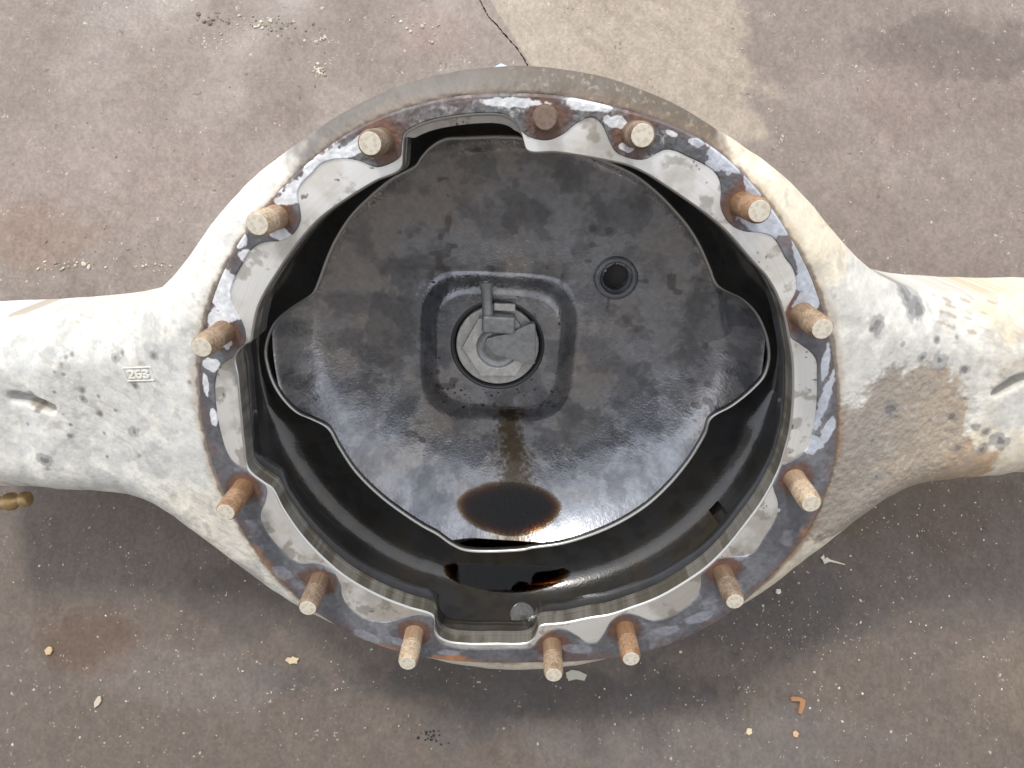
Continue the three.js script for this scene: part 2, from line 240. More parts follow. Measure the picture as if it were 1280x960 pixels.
function bodyColour(x, z, o) {
  const n1 = fbm(x * 9 + 2, z * 9 + 4, 5), n2 = fbm(x * 34, z * 34 + 60, 4), n3 = fbm(x * 140 + 8, z * 140, 3), n4 = vnoise(x * 700, z * 700);
  o[0] = 204; o[1] = 193; o[2] = 172;
  mixc(o, [208, 207, 201], clamp(sstep(0.1, -0.2, x)) * 0.85);
  mixc(o, [198, 178, 144], sstep(0.5, 0.75, n1) * (x > 0 ? 0.55 : 0.2));
  // bare grey casting on the front faces
  for (const g of [greyL, greyR]) { const e = hyp((x - g.x) / 0.13, (z - g.z) / 0.085) + (n1 - 0.5) * 1.1 + (n2 - 0.5) * 0.7; mixc(o, [188, 187, 183], sstep(1.0, 0.8, e) * 0.75); }
  mixc(o, [150, 150, 148], sstep(0.6, 0.75, n2) * 0.5 * sstep(0.42, 0.6, n1));
  { const ch = fbm(x * 120 + 33, z * 120 + 3, 4) * (0.6 + 0.8 * n1); if (ch > 0.66) mixc(o, [140, 136, 130], sstep(0.64, 0.76, ch) * 0.28); const sc = fbm(x * 30 + z * 25, (z - 0.4 * x) * 420, 2); if (sc > 0.7) mixc(o, [168, 160, 148], sstep(0.7, 0.78, sc) * 0.45 * sstep(0.5, 0.6, n1)); }
  mixc(o, [226, 222, 210], sstep(0.58, 0.72, fbm(x * 60 + 70, z * 60, 3)) * 0.45);
  // rust coloured sandy patch
  { const e = Math.min(hyp((x - rustP[0].x) / 0.062, (z - rustP[0].z) / 0.055), hyp((x - rustP[1].x) / 0.075, (z - rustP[1].z) / 0.06), hyp((x - rustP[2].x) / 0.06, (z - rustP[2].z) / 0.04)) + (n2 - 0.5) * 0.5 + (n3 - 0.5) * 0.25;
    const k = sstep(1.06, 0.94, e); if (k > 0) { const c = [164, 147, 128]; mixc(c, [190, 150, 114], sstep(0.45, 0.7, n1 + (x - rustP[0].x) * 3)); mixc(c, [136, 127, 118], sstep(0.42, 0.68, n3) * 0.5); mixc(c, [190, 178, 158], sstep(0.6, 0.78, fbm(x * 260, z * 260, 3)) * 0.5); mixc(c, [128, 122, 116], sstep(0.04, -0.03, x - rustP[0].x + (n2 - 0.5) * 0.05) * 0.6); mixc(o, c, k * 0.92); } }
  // oily grime on the shoulder
  { const r = hyp(x, z - 0.006), g = sstep(grimeA.x - 0.012, grimeA.x + 0.016, x + (n2 - 0.5) * 0.05) * sstep(grimeB.x + 0.012, grimeB.x - 0.016, x + (n2 - 0.5) * 0.06) * (z < -0.1 ? 1 : 0) * sstep(0.3, 0.27, r);
    if (g > 0) { const c = [98, 92, 87]; mixc(c, [80, 69, 56], sstep(-0.06, 0.06, x + (n2 - 0.5) * 0.1)); mixc(c, [80, 75, 70], sstep(0.45, 0.68, n3) * 0.5); mixc(c, [150, 138, 122], sstep(0.62, 0.74, fbm(x * 330, z * 330 + 8, 5)) * 0.5 * sstep(-0.04, 0.02, x)); mixc(o, c, g * 0.93); } }
  { const ke = Math.round((Math.atan2(z, x) / (2 * Math.PI) * NPH + NPH)) % NPH, e = hyp(x, z) - rA[ke]; if (e < 0.02) { mixc(o, [134, 108, 84], sstep(0.007, 0.001, e + (n2 - 0.5) * 0.012) * (x > 0 && z > -0.03 ? 0.8 : 0.3)); mixc(o, [88, 78, 70], sstep(0.0025, 0.0005, e + (n3 - 0.5) * 0.004) * 0.6); } }
  for (let i = 0; i < spotsPx.length; i++) { const S = spotsPx[i], r = S[2], dx = x - S[0], dz = z - S[1]; if (dx * dx + dz * dz < r * r * 4) { const q = S[3]; const e = hyp(dx, dz) / r + (n3 - 0.5) * 1.1; mixc(o, [118 + 22 * q, 117 + 20 * q, 117 + 16 * q], sstep(0.92, 0.7, e) * (0.3 + 0.4 * q)); mixc(o, [84, 82, 82], sstep(0.45, 0.25, e) * 0.5); } }
  for (let i = 0; i < streaksPx.length; i++) { const S = streaksPx[i], l = S[2], dx = x - S[0], dz = z - S[1]; if (dx * dx + dz * dz < l * l) { const w = S[3], a = S[4]; const u = (dx * Math.cos(a) + dz * Math.sin(a)) / l, v = (-dx * Math.sin(a) + dz * Math.cos(a)) / w; mixc(o, [150, 136, 120], sstep(1, 0.3, hyp(u * 1.5, v) + (n3 - 0.5) * 2.6) * 0.6); } }
  const k = 1 + (n3 - 0.5) * 0.14 + (n4 - 0.5) * 0.06; o[0] *= k; o[1] *= k; o[2] *= k;
}
const bodyMap = tex(2048, 1024, (u, v, o) => bodyColour(BX0 + u * BSX, BZ0 + v * BSZ, o));
const bodyBump = tex(2048, 1024, (u, v, o) => {
  const x = BX0 + u * BSX, z = BZ0 + v * BSZ, e = Math.min(hyp((x - rustP[0].x) / 0.07, (z - rustP[0].z) / 0.06), hyp((x - rustP[1].x) / 0.08, (z - rustP[1].z) / 0.065));
  const rough = sstep(1.1, 0.9, e) + (Math.abs(x) < 0.16 && z < -0.16 ? 0.7 : 0);
  o[0] = o[1] = o[2] = 255 * clamp(0.5 + (fbm(x * 45, z * 45, 4) - 0.5) * 0.5 + (fbm(x * 230, z * 230 + 3, 3) - 0.5) * (0.26 + 0.45 * rough));
}, false);
{
  const [P, T] = surfaceNet(bodyDist, [-0.6, -0.175, -0.262], [0.6, 0.008, 0.275], 0.0036);
  const pos = new Float32Array(P), nor = new Float32Array(P.length), p = V3(0, 0, 0);
  for (let i = 0; i < P.length; i += 3) {
    p.set(P[i], P[i + 1], P[i + 2]); let n = bodyNormal(p); p.addScaledVector(n, -bodyDist(p.x, p.y, p.z) * 0.8); n = bodyNormal(p);
    pos[i] = p.x; pos[i + 1] = p.y; pos[i + 2] = p.z; nor[i] = n.x; nor[i + 1] = n.y; nor[i + 2] = n.z;
  }
  const g = new THREE.BufferGeometry(); g.setAttribute('position', new THREE.BufferAttribute(pos, 3)); g.setAttribute('normal', new THREE.BufferAttribute(nor, 3)); g.setIndex(T); planarUV(g, BSX, BSZ, BX0, BZ0);
  // which way round did the net come out?
  const a = V3().fromArray(pos, T[0] * 3), b = V3().fromArray(pos, T[1] * 3), c = V3().fromArray(pos, T[2] * 3), nn = b.sub(a).cross(c.sub(a));
  if (nn.dot(V3().fromArray(nor, T[0] * 3)) < 0) for (let i = 0; i < T.length; i += 3) { const t = T[i]; T[i] = T[i + 1]; T[i + 1] = t; }
  g.setIndex(T);
  mesh('body', g, std({ map: bodyMap, bumpMap: bodyBump, bumpScale: 0.0015, roughness: 0.6 }), axle);
  let low = 9; for (let i = 0; i < pos.length; i += 3) low = Math.min(low, pos[i + 1] * CR - pos[i + 2] * SR + HC); console.log('lowest point of the body', low.toFixed(4), 'triangles', T.length / 3);
}

// flange face
const GX0 = -0.26, GS = 0.52;
const bareMap = tex(1024, 1024, (u, v, o) => {
  const x = GX0 + u * GS, z = GX0 + v * GS, n1 = fbm(x * 30, z * 30, 4), n2 = fbm(x * 150, z * 150, 3), ph = Math.atan2(z, x), r = hyp(x, z), tool = vnoise(r * 2600, ph * 4);
  o[0] = 226; o[1] = 223; o[2] = 218; mixc(o, [204, 197, 186], sstep(0.45, 0.7, n1) * 0.7); mixc(o, [224, 222, 218], sstep(0.55, 0.7, n2) * 0.4); mixc(o, [150, 142, 130], sstep(0.52, 0.7, fbm(x * 22 + 40, z * 22 + 11, 5)) * 0.45); mixc(o, [120, 112, 100], sstep(0.6, 0.72, fbm(x * 80 + 4, z * 80 + 61, 5)) * 0.4); const k = 1 + (tool - 0.5) * 0.05; o[0] *= k; o[1] *= k; o[2] *= k;
  const s = vnoise(x * 500, z * 500) * vnoise(x * 90 + 3, z * 90); if (s > 0.74) mixc(o, [110, 108, 106], sstep(0.74, 0.82, s) * 0.8);
});
const bareMetal = std({ map: bareMap, metalness: 0.6, roughness: 0.42 });
const kTop = (px, py) => { const p = onDepth(px, py, 0); return (Math.atan2(p.z, p.x) / (2 * Math.PI) * NPH + NPH) % NPH; };
const n0 = kTop(505, 178), n1 = kTop(655, 172);
const notchTop = (k) => sstep(n0, n0 + 8, k) * sstep(n1, n1 - 8, k);
mesh('flange', planarUV(polarLoft([
  (k) => [rA[k] - 0.0012, -0.014], (k) => [rA[k] - 0.0014, -0.0018], (k) => [rA[k] - 0.0026, -0.0004], (k) => [rA[k] - 0.005, 0], (k) => [rB[k] + 0.0011, 0], (k) => [rB[k], -0.0012], (k) => [rB[k] - 0.0045 * notchTop(k), -0.0016 - 0.004 * notchTop(k)],
], 0.5), GS, GS, GX0, GX0), bareMetal, axle);

// what is left of the grey sealant on the flange, with its wavy inner edge
const studPx = [[681, 147], [792.5, 167.5], [927.5, 255], [1002, 392], [992.5, 597.5], [903, 715], [781.6, 785], [690, 805], [518, 790], [400, 724], [305, 609], [280, 414], [346, 271], [477.5, 176]];
const studAt = studPx.map(([x, y]) => onDepth(x, y, 0));
const whitePx = [[360, 245, 16, 7, -35], [390, 215, 10, 12, 20], [445, 185, 16, 8, -30], [425, 200, 10, 6, -30], [905, 196, 22, 9, 30], [892, 206, 12, 10, 0], [783, 184, 9, 5, 20], [840, 167, 7, 3, 20], [870, 178, 8, 5, 10], [950, 275, 30, 12, 25], [945, 230, 14, 12, 40], [1005, 345, 10, 16, 20], [1018, 375, 8, 22, 10], [265, 455, 12, 9, 0], [285, 375, 16, 26, 0], [275, 350, 9, 14, 0], [350, 292, 16, 8, 20], [345, 235, 8, 5, 0], [1030, 500, 7, 40, 5], [1015, 555, 12, 12, 0], [960, 650, 5, 18, 30], [932, 690, 16, 6, -40], [875, 770, 22, 7, -25], [835, 787, 16, 6, -15], [720, 810, 20, 5, 0], [560, 815, 16, 4, 0], [497, 800, 14, 5, 20], [460, 795, 20, 6, 25], [352, 715, 12, 8, 30], [415, 710, 16, 6, 30], [770, 152, 14, 7, 10], [268, 520, 5, 12, 0], [395, 250, 10, 6, -40], [310, 320, 10, 8, 0], [385, 228, 12, 10, 0], [1000, 318, 8, 22, -25], [1012, 350, 9, 18, -15], [1032, 450, 6, 26, -5], [1033, 540, 7, 24, 10], [965, 262, 14, 14, 30], [975, 285, 12, 9, 20], [268, 400, 8, 18, 10], [300, 300, 8, 10, 20], [258, 480, 4, 16, 0], [402, 214, 40, 15, -40], [372, 238, 20, 12, -40], [440, 186, 26, 9, -28], [288, 372, 20, 30, 0], [278, 410, 12, 20, 0], [950, 272, 30, 16, 20], [902, 200, 24, 12, 25], [1008, 380, 14, 14, 0], [735, 130, 30, 8, 5], [640, 128, 40, 6, 0]]
  .map(([x, y, a, b, t]) => { const p = onDepth(x, y, 0), q = onDepth(x + a, y, 0), u = onDepth(x, y + b, 0); const f = y < 450 ? 1.2 : 1; return [p.x, p.z, f * Math.abs(q.x - p.x), f * Math.abs(u.z - p.z), t * Math.PI / 180]; });
function sealColour(x, z, o) {
  const rr = x * x + z * z; if (rr < 0.028 || rr > 0.066) { o[0] = 96; o[1] = 97; o[2] = 103; return; }
  const n1 = fbm(x * 26 + 3, z * 26, 4), n2 = fbm(x * 90, z * 90 + 7, 4), n3 = fbm(x * 330 + 5, z * 330, 2), r = hyp(x, z), k = Math.round((Math.atan2(z, x) / (2 * Math.PI) * NPH + NPH)) % NPH, edge = rA[k] - r;
  o[0] = 88; o[1] = 88; o[2] = 91;
  mixc(o, [116, 117, 121], sstep(0.4, 0.7, n1) * 0.6); mixc(o, [76, 74, 78], sstep(0.42, 0.68, n2) * 0.5);
  mixc(o, [150, 152, 160], sstep(0.6, 0.72, fbm(x * 60 + 20, z * 60, 5)) * 0.35);
  if (z < -0.17 && x < 0.09) { mixc(o, [112, 112, 112], 0.7 * sstep(0.09, 0.04, x)); const f4 = fbm(x * 300, z * 300 + 8, 5); mixc(o, [66, 64, 62], sstep(0.5, 0.66, f4) * 0.7); mixc(o, [186, 184, 178], sstep(0.6, 0.72, fbm(x * 260 + 7, z * 260 + 8, 5)) * 0.6); }
  // rust along the outer edge and round the studs
  mixc(o, [96, 76, 72], sstep(0.010, 0.001, edge + (n2 - 0.5) * 0.022) * 0.55);
  if (z > 0.02) mixc(o, [170, 112, 76], sstep(0.0065, 0.001, edge + (n1 - 0.5) * 0.03) * 0.85 * sstep(0.48, 0.62, fbm(x * 12 + 9, z * 12 + 3, 3)));
  for (let i = 0; i < 14; i++) { const p = studAt[i], dx = x - p.x, dz = z - p.z; if (dx * dx + dz * dz < 0.0009) { const e = hyp(dx, dz); mixc(o, [88, 66, 60], sstep(0.017, 0.0115, e + (n2 - 0.5) * 0.011) * 0.85); mixc(o, [112, 76, 54], sstep(0.0125, 0.0095, e + (n2 - 0.5) * 0.008) * 0.5); } }
  for (let i = 0; i < whitePx.length; i++) { const S = whitePx[i], dx = x - S[0], dz = z - S[1]; if (dx * dx + dz * dz < 0.0012) { const a = S[2], b = S[3], t = S[4]; const u = (dx * Math.cos(t) + dz * Math.sin(t)) / a, v = (-dx * Math.sin(t) + dz * Math.cos(t)) / b, e = hyp(u, v) + (n2 - 0.5) * 0.7 + (n3 - 0.5) * 0.5; mixc(o, z > 0.08 ? [142, 144, 154] : x > 0.1 ? [176, 180, 188] : [214, 215, 217], sstep(1.02, 0.84, e) * (z > 0.08 ? 0.6 : 0.9)); } }
  const q = 1 + (n3 - 0.5) * 0.22; o[0] *= q; o[1] *= q; o[2] *= q;
}
const sealMap = tex(1536, 1536, (u, v, o) => sealColour(GX0 + u * GS, GX0 + v * GS, o));
const sealBump = tex(1024, 1024, (u, v, o) => { const x = GX0 + u * GS, z = GX0 + v * GS; o[0] = o[1] = o[2] = 255 * clamp(0.5 + (fbm(x * 90, z * 90 + 7, 4) - 0.5) * 0.7 + (fbm(x * 420, z * 420, 2) - 0.5) * (z < -0.17 ? 0.9 : 0.35)); }, false);
mesh('sealant_layer', planarUV(polarLoft([
  (k) => [rA[k] + 0.0002, -0.006], (k) => [rA[k] - 0.0002, -0.0012], (k) => [rA[k] - 0.0016, 0.0006], (k) => [rA[k] - 0.004, 0.0009], (k) => [Math.min(rC[k] + 0.0007, rA[k] - 0.0045), 0.0009], (k) => [Math.min(rC[k], rA[k] - 0.005), 0.0003], (k) => [Math.min(rC[k], rA[k] - 0.005), -0.0006],
], 0.7), GS, GS, GX0, GX0), std({ map: sealMap, bumpMap: sealBump, bumpScale: 0.0006, roughness: 0.5 }), axle);

// ---------------------------------------------------------------- inside
const inMap = tex(1024, 1024, (u, v, o) => {
  const x = GX0 + u * GS, z = GX0 + v * GS, n1 = fbm(x * 14, z * 14 + 40, 5), n2 = fbm(x * 55 + 9, z * 55, 4), n3 = fbm(x * 300, z * 300, 2);
  o[0] = 156; o[1] = 158; o[2] = 164; mixc(o, [164, 156, 150], sstep(0.4, 0.7, n1) * 0.7); mixc(o, [114, 114, 118], sstep(0.42, 0.7, n2) * 0.6); mixc(o, [74, 78, 88], sstep(0.56, 0.62, fbm(x * 24 + 90, z * 24 + 31, 5)) * 0.3);
  const dot = vnoise(x * 130 + 7, z * 130 + 3) * vnoise(x * 28 + 60, z * 28 + 5); if (dot > 0.66) mixc(o, [90, 86, 86], sstep(0.66, 0.74, dot) * 0.6);
  { const sx = (x + 0.002 - 0.05 * (z - 0.06) - 0.03 * (n1 - 0.5)) / (0.010 + 0.03 * n2 * n2), d = sstep(1.3, 0.2, Math.abs(sx) + 1.2 * (n2 - 0.5) + (n3 - 0.5)) * sstep(0.06, 0.078, z + 0.02 * (n2 - 0.5)); mixc(o, [70, 54, 32], d * 0.8); }
  const k = 1 + (n3 - 0.5) * 0.16; o[0] *= k; o[1] *= k; o[2] *= k;
});
const inRough = tex(512, 512, (u, v, o) => { const x = GX0 + u * GS, z = GX0 + v * GS; o[0] = o[1] = o[2] = 255 * clamp(0.27 + 0.3 * (fbm(x * 40, z * 40, 4) - 0.5) - 0.06 * sstep(0.55, 0.63, fbm(x * 24 + 90, z * 24 + 31, 5))); }, false);
const inBump = tex(1024, 1024, (u, v, o) => { const x = GX0 + u * GS, z = GX0 + v * GS; o[0] = o[1] = o[2] = 255 * clamp(0.5 + (fbm(x * 60, z * 60, 4) - 0.5) * 0.3 + (fbm(x * 700, z * 700, 2) - 0.5) * 0.6); }, false);
const oily = phys({ map: inMap, roughnessMap: inRough, roughness: 1, metalness: 0.65, bumpMap: inBump, bumpScale: 0.0003, clearcoat: 0.7, clearcoatRoughness: 0.1 });
const wallMap = tex(1024, 1024, (u, v, o) => {
  const x = GX0 + u * GS, z = GX0 + v * GS, n1 = fbm(x * 16 + 5, z * 16, 5), n2 = fbm(x * 70, z * 70 + 3, 4);
  o[0] = 68; o[1] = 68; o[2] = 69; mixc(o, [72, 62, 46], sstep(0.42, 0.7, n1) * 0.7); mixc(o, [52, 51, 50], sstep(0.42, 0.7, n2) * 0.5);
});
const oilyWall = phys({ map: wallMap, roughness: 0.28, metalness: 0.45, bumpMap: inBump, bumpScale: 0.00025, clearcoat: 0.6, clearcoatRoughness: 0.08 });
// cavity wall: down from the bore, round the trough and in to the lip of the rear opening
const WR = (phi) => { const zc = 0.006 * Math.sin(phi); return zc + Math.sqrt(Math.max(0, 0.2355 ** 2 - (0.006 * Math.cos(phi)) ** 2)); };
const slotK = (() => { const p = onDepth(900, 646, 0.09); return Math.round((Math.atan2(p.z, p.x) / (2 * Math.PI) * NPH + NPH)) % NPH; })();
const boreMap = tex(512, 512, (u, v, o) => { const n = fbm(u * 40, v * 40, 4), m = vnoise(u * 300, v * 20); o[0] = 128; o[1] = 124; o[2] = 116; mixc(o, [84, 78, 66], sstep(0.45, 0.65, n) * 0.7); const k = 1 + (m - 0.5) * 0.12; o[0] *= k; o[1] *= k; o[2] *= k; });
const boreRows = [(k) => [rB[k] - 0.0045 * notchTop(k), -0.0014 - 0.004 * notchTop(k)], (k) => [rB[k] - 0.0002 - 0.0043 * notchTop(k), -0.0095], (k) => [rB[k] + 0.0012, -0.0102], (k) => [rB[k] + 0.0012, -0.0112], (k) => [rB[k] - 0.0002, -0.0118], (k) => [rB[k] - 0.0002, -0.0155]];
const ringUV = (g) => { const p = g.attributes.position, uv = new Float32Array(p.count * 2); for (let i = 0; i < p.count; i++) { uv[2 * i] = Math.abs(Math.atan2(p.getZ(i), p.getX(i))) * 0.21 / GS; uv[2 * i + 1] = Math.atan2(p.getY(i) + 0.06, hyp(p.getX(i), p.getZ(i)) - 0.19) * 0.06 / GS; } g.setAttribute('uv', new THREE.BufferAttribute(uv, 2)); return g; };
mesh('bore_wall', ringUV(polarLoft(boreRows, 0.5)), phys({ map: boreMap, metalness: 0.4, roughness: 0.36, clearcoat: 0.3, clearcoatRoughness: 0.15 }), axle);
const wallRows = [
  (k) => [rB[k] - 0.0004, -0.0155], (k) => [rB[k] - 0.0002, -0.0285], (k) => [rB[k] + 0.0018, -0.0305], (k) => [Math.max(rB[k] + 0.004, 0.2), -0.0315], (k) => [Math.max(rB[k] + 0.006, 0.206), -0.034],
];
const arcN = 44;
for (let i = 0; i <= arcN; i++) {   // quarter bowl from the wall into the trough
  const t = i / arcN, a = (t < 0.5 ? 2 * t * t : 1 - 2 * (1 - t) * (1 - t)) * Math.PI / 2;
  wallRows.push((k, phi) => { const R = WR(phi), inner = Math.min(rD[k] + 0.014, R - 0.012), q0 = Math.max(rB[k] + 0.006, 0.206), y0 = -0.04; const w = Math.cos(a); return [inner + (R - inner) * Math.pow(Math.max(w, 0), 0.6) - (i === 0 ? (R - Math.max(R - 0.002, q0)) : 0), y0 - (0.1175 - 0.04) * Math.pow(Math.sin(a), 0.6) + 0.0006 * (fbm(Math.cos(phi) * 7 + 9, Math.sin(phi) * 7 + t * 2.5, 3) - 0.5) * Math.sin(Math.PI * t)]; });
}
wallRows.push((k) => [rD[k] + 0.008, -0.1168], (k) => [rD[k] + 0.0035, -0.1158], (k) => [rD[k] + 0.0012, -0.1151], (k) => [rD[k], -0.1156], (k) => [rD[k] - 0.0004, -0.1215], (k) => [rD[k] + 0.004, -0.1235]);
mesh('cavity_wall', ringUV(polarLoft(wallRows, 1.3, (j, k) => { const d = ((k - slotK) + NPH * 1.5) % NPH - NPH / 2; return Math.abs(d) < 7 && j >= 5 + 17 && j <= 5 + 23; })), oilyWall, axle);
{ const g = new RoundedBoxGeometry(0.03, 0.03, 0.008, 1, 0.001), a = phiOf(slotK); const m = mesh('slot_dark_backing', g, std({ color: 0x1c1a18, roughness: 0.6 }), axle); m.position.set(0.2445 * Math.cos(a), -0.096, 0.2445 * Math.sin(a) + 0.004); m.rotation.y = Math.PI / 2 - a; m.rotation.order = 'YXZ'; m.rotation.x = 0.5; }  // solid box behind the slot, the shade of a deep hole put into its colour
// machined bright edge on the lip of the rear opening
const brightEdge = std({ color: 0xb9b7b2, metalness: 0.7, roughness: 0.28 });
mesh('lip_edge', polarLoft([(k) => [rD[k] + 0.0013, -0.11495], (k) => [rD[k] - 0.0001, -0.11525], (k) => [rD[k] - 0.0008, -0.1162], (k) => [rD[k] - 0.0008, -0.1172]], 1.2), brightEdge, axle);
mesh('bore_edge', polarLoft([(k) => [rB[k] + 0.0011, 0.00015], (k) => [rB[k] + 0.0002, -0.0003], (k) => [rB[k] - 0.0002, -0.0012]], 1.2), brightEdge, axle);

// rear cover: a dished bowl with the square hub boss in the middle
const HX = -0.0195, HZ = 0.0005, HUB_D = 0.177;
const bowl = (x, z) => {
  const r = hyp(x, z), t = clamp((r - 0.045) / 0.172), base = 0.187 - 0.046 * Math.pow(t, 3) - 0.0165 * Math.pow(clamp((r - 0.176) / 0.0425), 1.9);
  const u = Math.abs(x - HX) / 0.0655, v = Math.abs(z - HZ - 0.006) / 0.0655, e = Math.pow(u ** 4 + v ** 4, 0.25);
  const seam = 0.0012 * sstep(-0.068, -0.074, z) * sstep(0.16, 0.1, r);
  return lerp(base - seam + 0.0011 * (fbm(x * 26 + 8, z * 26, 3) - 0.5), HUB_D, sstep(1.2, 0.86, e));
};
const portAt = (() => { const p = onDepth(770, 347, 0.183); return [p.x, p.z]; })();
{
  const NR = 90, NA = 360, pos = [], idx = [];
  for (let i = 0; i <= NR; i++) for (let k = 0; k < NA; k++) {
    const a = k / NA * 2 * Math.PI, ca = Math.cos(a), sa = Math.sin(a), b = HX * ca + HZ * sa, out = -b + Math.sqrt(b * b + 0.2185 ** 2 - HX * HX - HZ * HZ);
    const r = lerp(0.0425, out, Math.pow(i / NR, 1.0)), x = HX + r * ca, z = HZ + r * sa; pos.push(x, -bowl(x, z), z);
  }
  for (let i = 0; i < NR; i++) for (let k = 0; k < NA; k++) {
    const a = i * NA + k, b = i * NA + (k + 1) % NA, c = a + NA, d = b + NA;
    if (hyp(pos[a * 3] - portAt[0], pos[a * 3 + 2] - portAt[1]) < 0.0135) continue;
    idx.push(a, b, c, b, d, c);
  }
  const g = new THREE.BufferGeometry(); g.setAttribute('position', new THREE.Float32BufferAttribute(pos, 3)); g.setIndex(idx); g.computeVertexNormals(); planarUV(g, GS, GS, GX0, GX0);
  mesh('rear_cover', g, oily, axle);
  // outside of the cover, which the housing rests on
  const pr = []; for (let i = 0; i <= 40; i++) { const r = 0.2385 * i / 40; pr.push(new THREE.Vector2(Math.max(r, 1e-4), -(0.206 - 0.06 * Math.pow(clamp((r - 0.045) / 0.19), 2.5)))); }
  mesh('cover_back', new THREE.LatheGeometry(pr, 128), std({ color: 0x4a4642, roughness: 0.6 }), axle);
}
// hub: bore, nut and the cast pick-up on it
const lathe = (pts, n = 64) => new THREE.LatheGeometry(pts.map(([r, y]) => new THREE.Vector2(r, y)), n);
const hubBore = mesh('hub_bore', lathe([[0.0455, 0.0001], [0.0445, 0.0012], [0.0425, 0.0006], [0.0415, -0.002], [0.0412, -0.017], [0.001, -0.017]], 96), phys({ color: 0x3a3b3e, metalness: 0.3, roughness: 0.3, clearcoat: 0.7, clearcoatRoughness: 0.1, bumpMap: inBump, bumpScale: 0.00015 }), axle);
hubBore.position.set(HX, -HUB_D, HZ);
const steelMap = tex(256, 256, (u, v, o) => { const n = fbm(u * 14, v * 14, 4), m = vnoise(u * 90, v * 90); o[0] = 222; o[1] = 219; o[2] = 212; mixc(o, [188, 185, 180], sstep(0.35, 0.75, n) * 0.6); const k = 1 + (m - 0.5) * 0.06; o[0] *= k; o[1] *= k; o[2] *= k; });
const steel = std({ map: steelMap, metalness: 0.15, roughness: 0.3 }), cast = std({ map: steelMap, color: 0xc4c8ce, metalness: 0.35, roughness: 0.36 });
const uvM = (g, s = 0.06) => planarUV(g, s, s, -s / 2, -s / 2);
{
  const washer = mesh('hub_washer', uvM(lathe([[0.0200, 0.0020], [0.0385, 0.0020], [0.0398, 0.0012], [0.0402, 0], [0.0402, -0.008]], 72)), steel, axle); washer.position.set(HX, -HUB_D - 0.003, HZ + 0.0005);
  const sh = new THREE.Shape(), R = 0.0325;
  for (let i = 0; i < 6; i++) { const a = i / 6 * 2 * Math.PI + 0.06; i ? sh.lineTo(R * Math.cos(a), R * Math.sin(a)) : sh.moveTo(R * Math.cos(a), R * Math.sin(a)); }
  const hole = new THREE.Path(); hole.absarc(0, 0, 0.0216, 0, 2 * Math.PI, true); sh.holes.push(hole);
  const g = new THREE.ExtrudeGeometry(sh, { depth: 0.0105, bevelSize: 0.0014, bevelThickness: 0.0012, bevelSegments: 3, curveSegments: 48 }); g.rotateX(-Math.PI / 2);
  const nut = mesh('hub_nut', uvM(g), steel, axle); nut.position.set(HX + 0.0005, -HUB_D - 0.0025, HZ - 0.001);
  mesh('spindle_end', uvM(lathe([[0.0214, 0.0098], [0.0200, 0.0078], [0.0165, 0.0062], [0.0135, 0.0066], [0.011, 0.0092], [0.0, 0.0096]], 48)), cast, nut);
}
const hubY = -HUB_D + 0.0092;       // top of the nut
const hubP = (px, py, h = 0) => onDepth(px, py, -(hubY + h));
{
  // fan shaped wing lying on the nut
  const zpt = [[362, 470], [372, 448], [430, 432], [500, 420], [560, 396], [650, 352], [676, 350], [684, 366], [682, 606], [664, 612], [610, 602], [520, 572], [430, 552], [390, 528]];
  const pts = zpt.map(([a, b]) => hubP(540 + a / 5.333, 340 + b / 5.333, 0.007)), sh = new THREE.Shape(pts.map((p) => new THREE.Vector2(p.x, -p.z)));
  const g = new THREE.ExtrudeGeometry(sh, { depth: 0.006, bevelSize: 0.0009, bevelThickness: 0.0012, bevelSegments: 3 }); g.rotateX(-Math.PI / 2); g.translate(0, hubY + 0.0005, 0);
  const wing = mesh('pickup_wing', uvM(g), cast, axle);
  const a = hubP(602.5, 394, 0.014), b = hubP(643.5, 419, 0.014), blk = new RoundedBoxGeometry(b.x - a.x, 0.014, b.z - a.z, 4, 0.003); blk.translate((a.x + b.x) / 2, hubY + 0.007, (a.z + b.z) / 2);
  const block = mesh('pickup_block', uvM(creased(blk, 1)), cast, axle);
  // flared pin standing out of the block
  const p0 = hubP(610, 396, 0.009), p1 = hubP(607.5, 352.5, 0.009), len = p0.distanceTo(p1), pin = lathe([[0.0001, 0], [0.0056, 0], [0.0053, 0.004], [0.0047, len * 0.45], [0.0051, len * 0.75], [0.0066, len - 0.0012], [0.0064, len], [0.0044, len], [0.004, len - 0.006], [0.0001, len - 0.006]], 32);
  pin.scale(1, 1, 0.75); pin.applyQuaternion(new THREE.Quaternion().setFromUnitVectors(V3(0, 1, 0), p1.clone().sub(p0).normalize())); pin.translate(p0.x, p0.y, p0.z);
  mesh('pickup_pin', uvM(pin), cast, block);
  const c0 = hubP(617, 379, 0.004), c1 = hubP(644, 390, 0.004), tab = new RoundedBoxGeometry(c1.x - c0.x, 0.004, c1.z - c0.z, 2, 0.0012); tab.translate((c0.x + c1.x) / 2, hubY + 0.0022, (c0.z + c1.z) / 2);
  mesh('lock_tab', uvM(tab), steel, axle);
}
// threaded port in the cover
{
  const pts = [[0.0215, -0.004], [0.0205, 0.0028], [0.0188, 0.0048], [0.0160, 0.0052], [0.0148, 0.0040], [0.0140, 0.0006], [0.0128, -0.0002]];
  for (let i = 0; i < 9; i++) pts.push([i % 2 ? 0.0128 : 0.0116, -0.001 - i * 0.0013]);
  pts.push([0.0116, -0.034]);
  const port = mesh('threaded_port', lathe(pts, 64), phys({ color: 0x8a8d92, metalness: 0.6, roughness: 0.26, clearcoat: 1, clearcoatRoughness: 0.06, bumpMap: inBump, bumpScale: 0.0006 }), axle);
  port.position.set(portAt[0], -bowl(...portAt), portAt[1]);
}
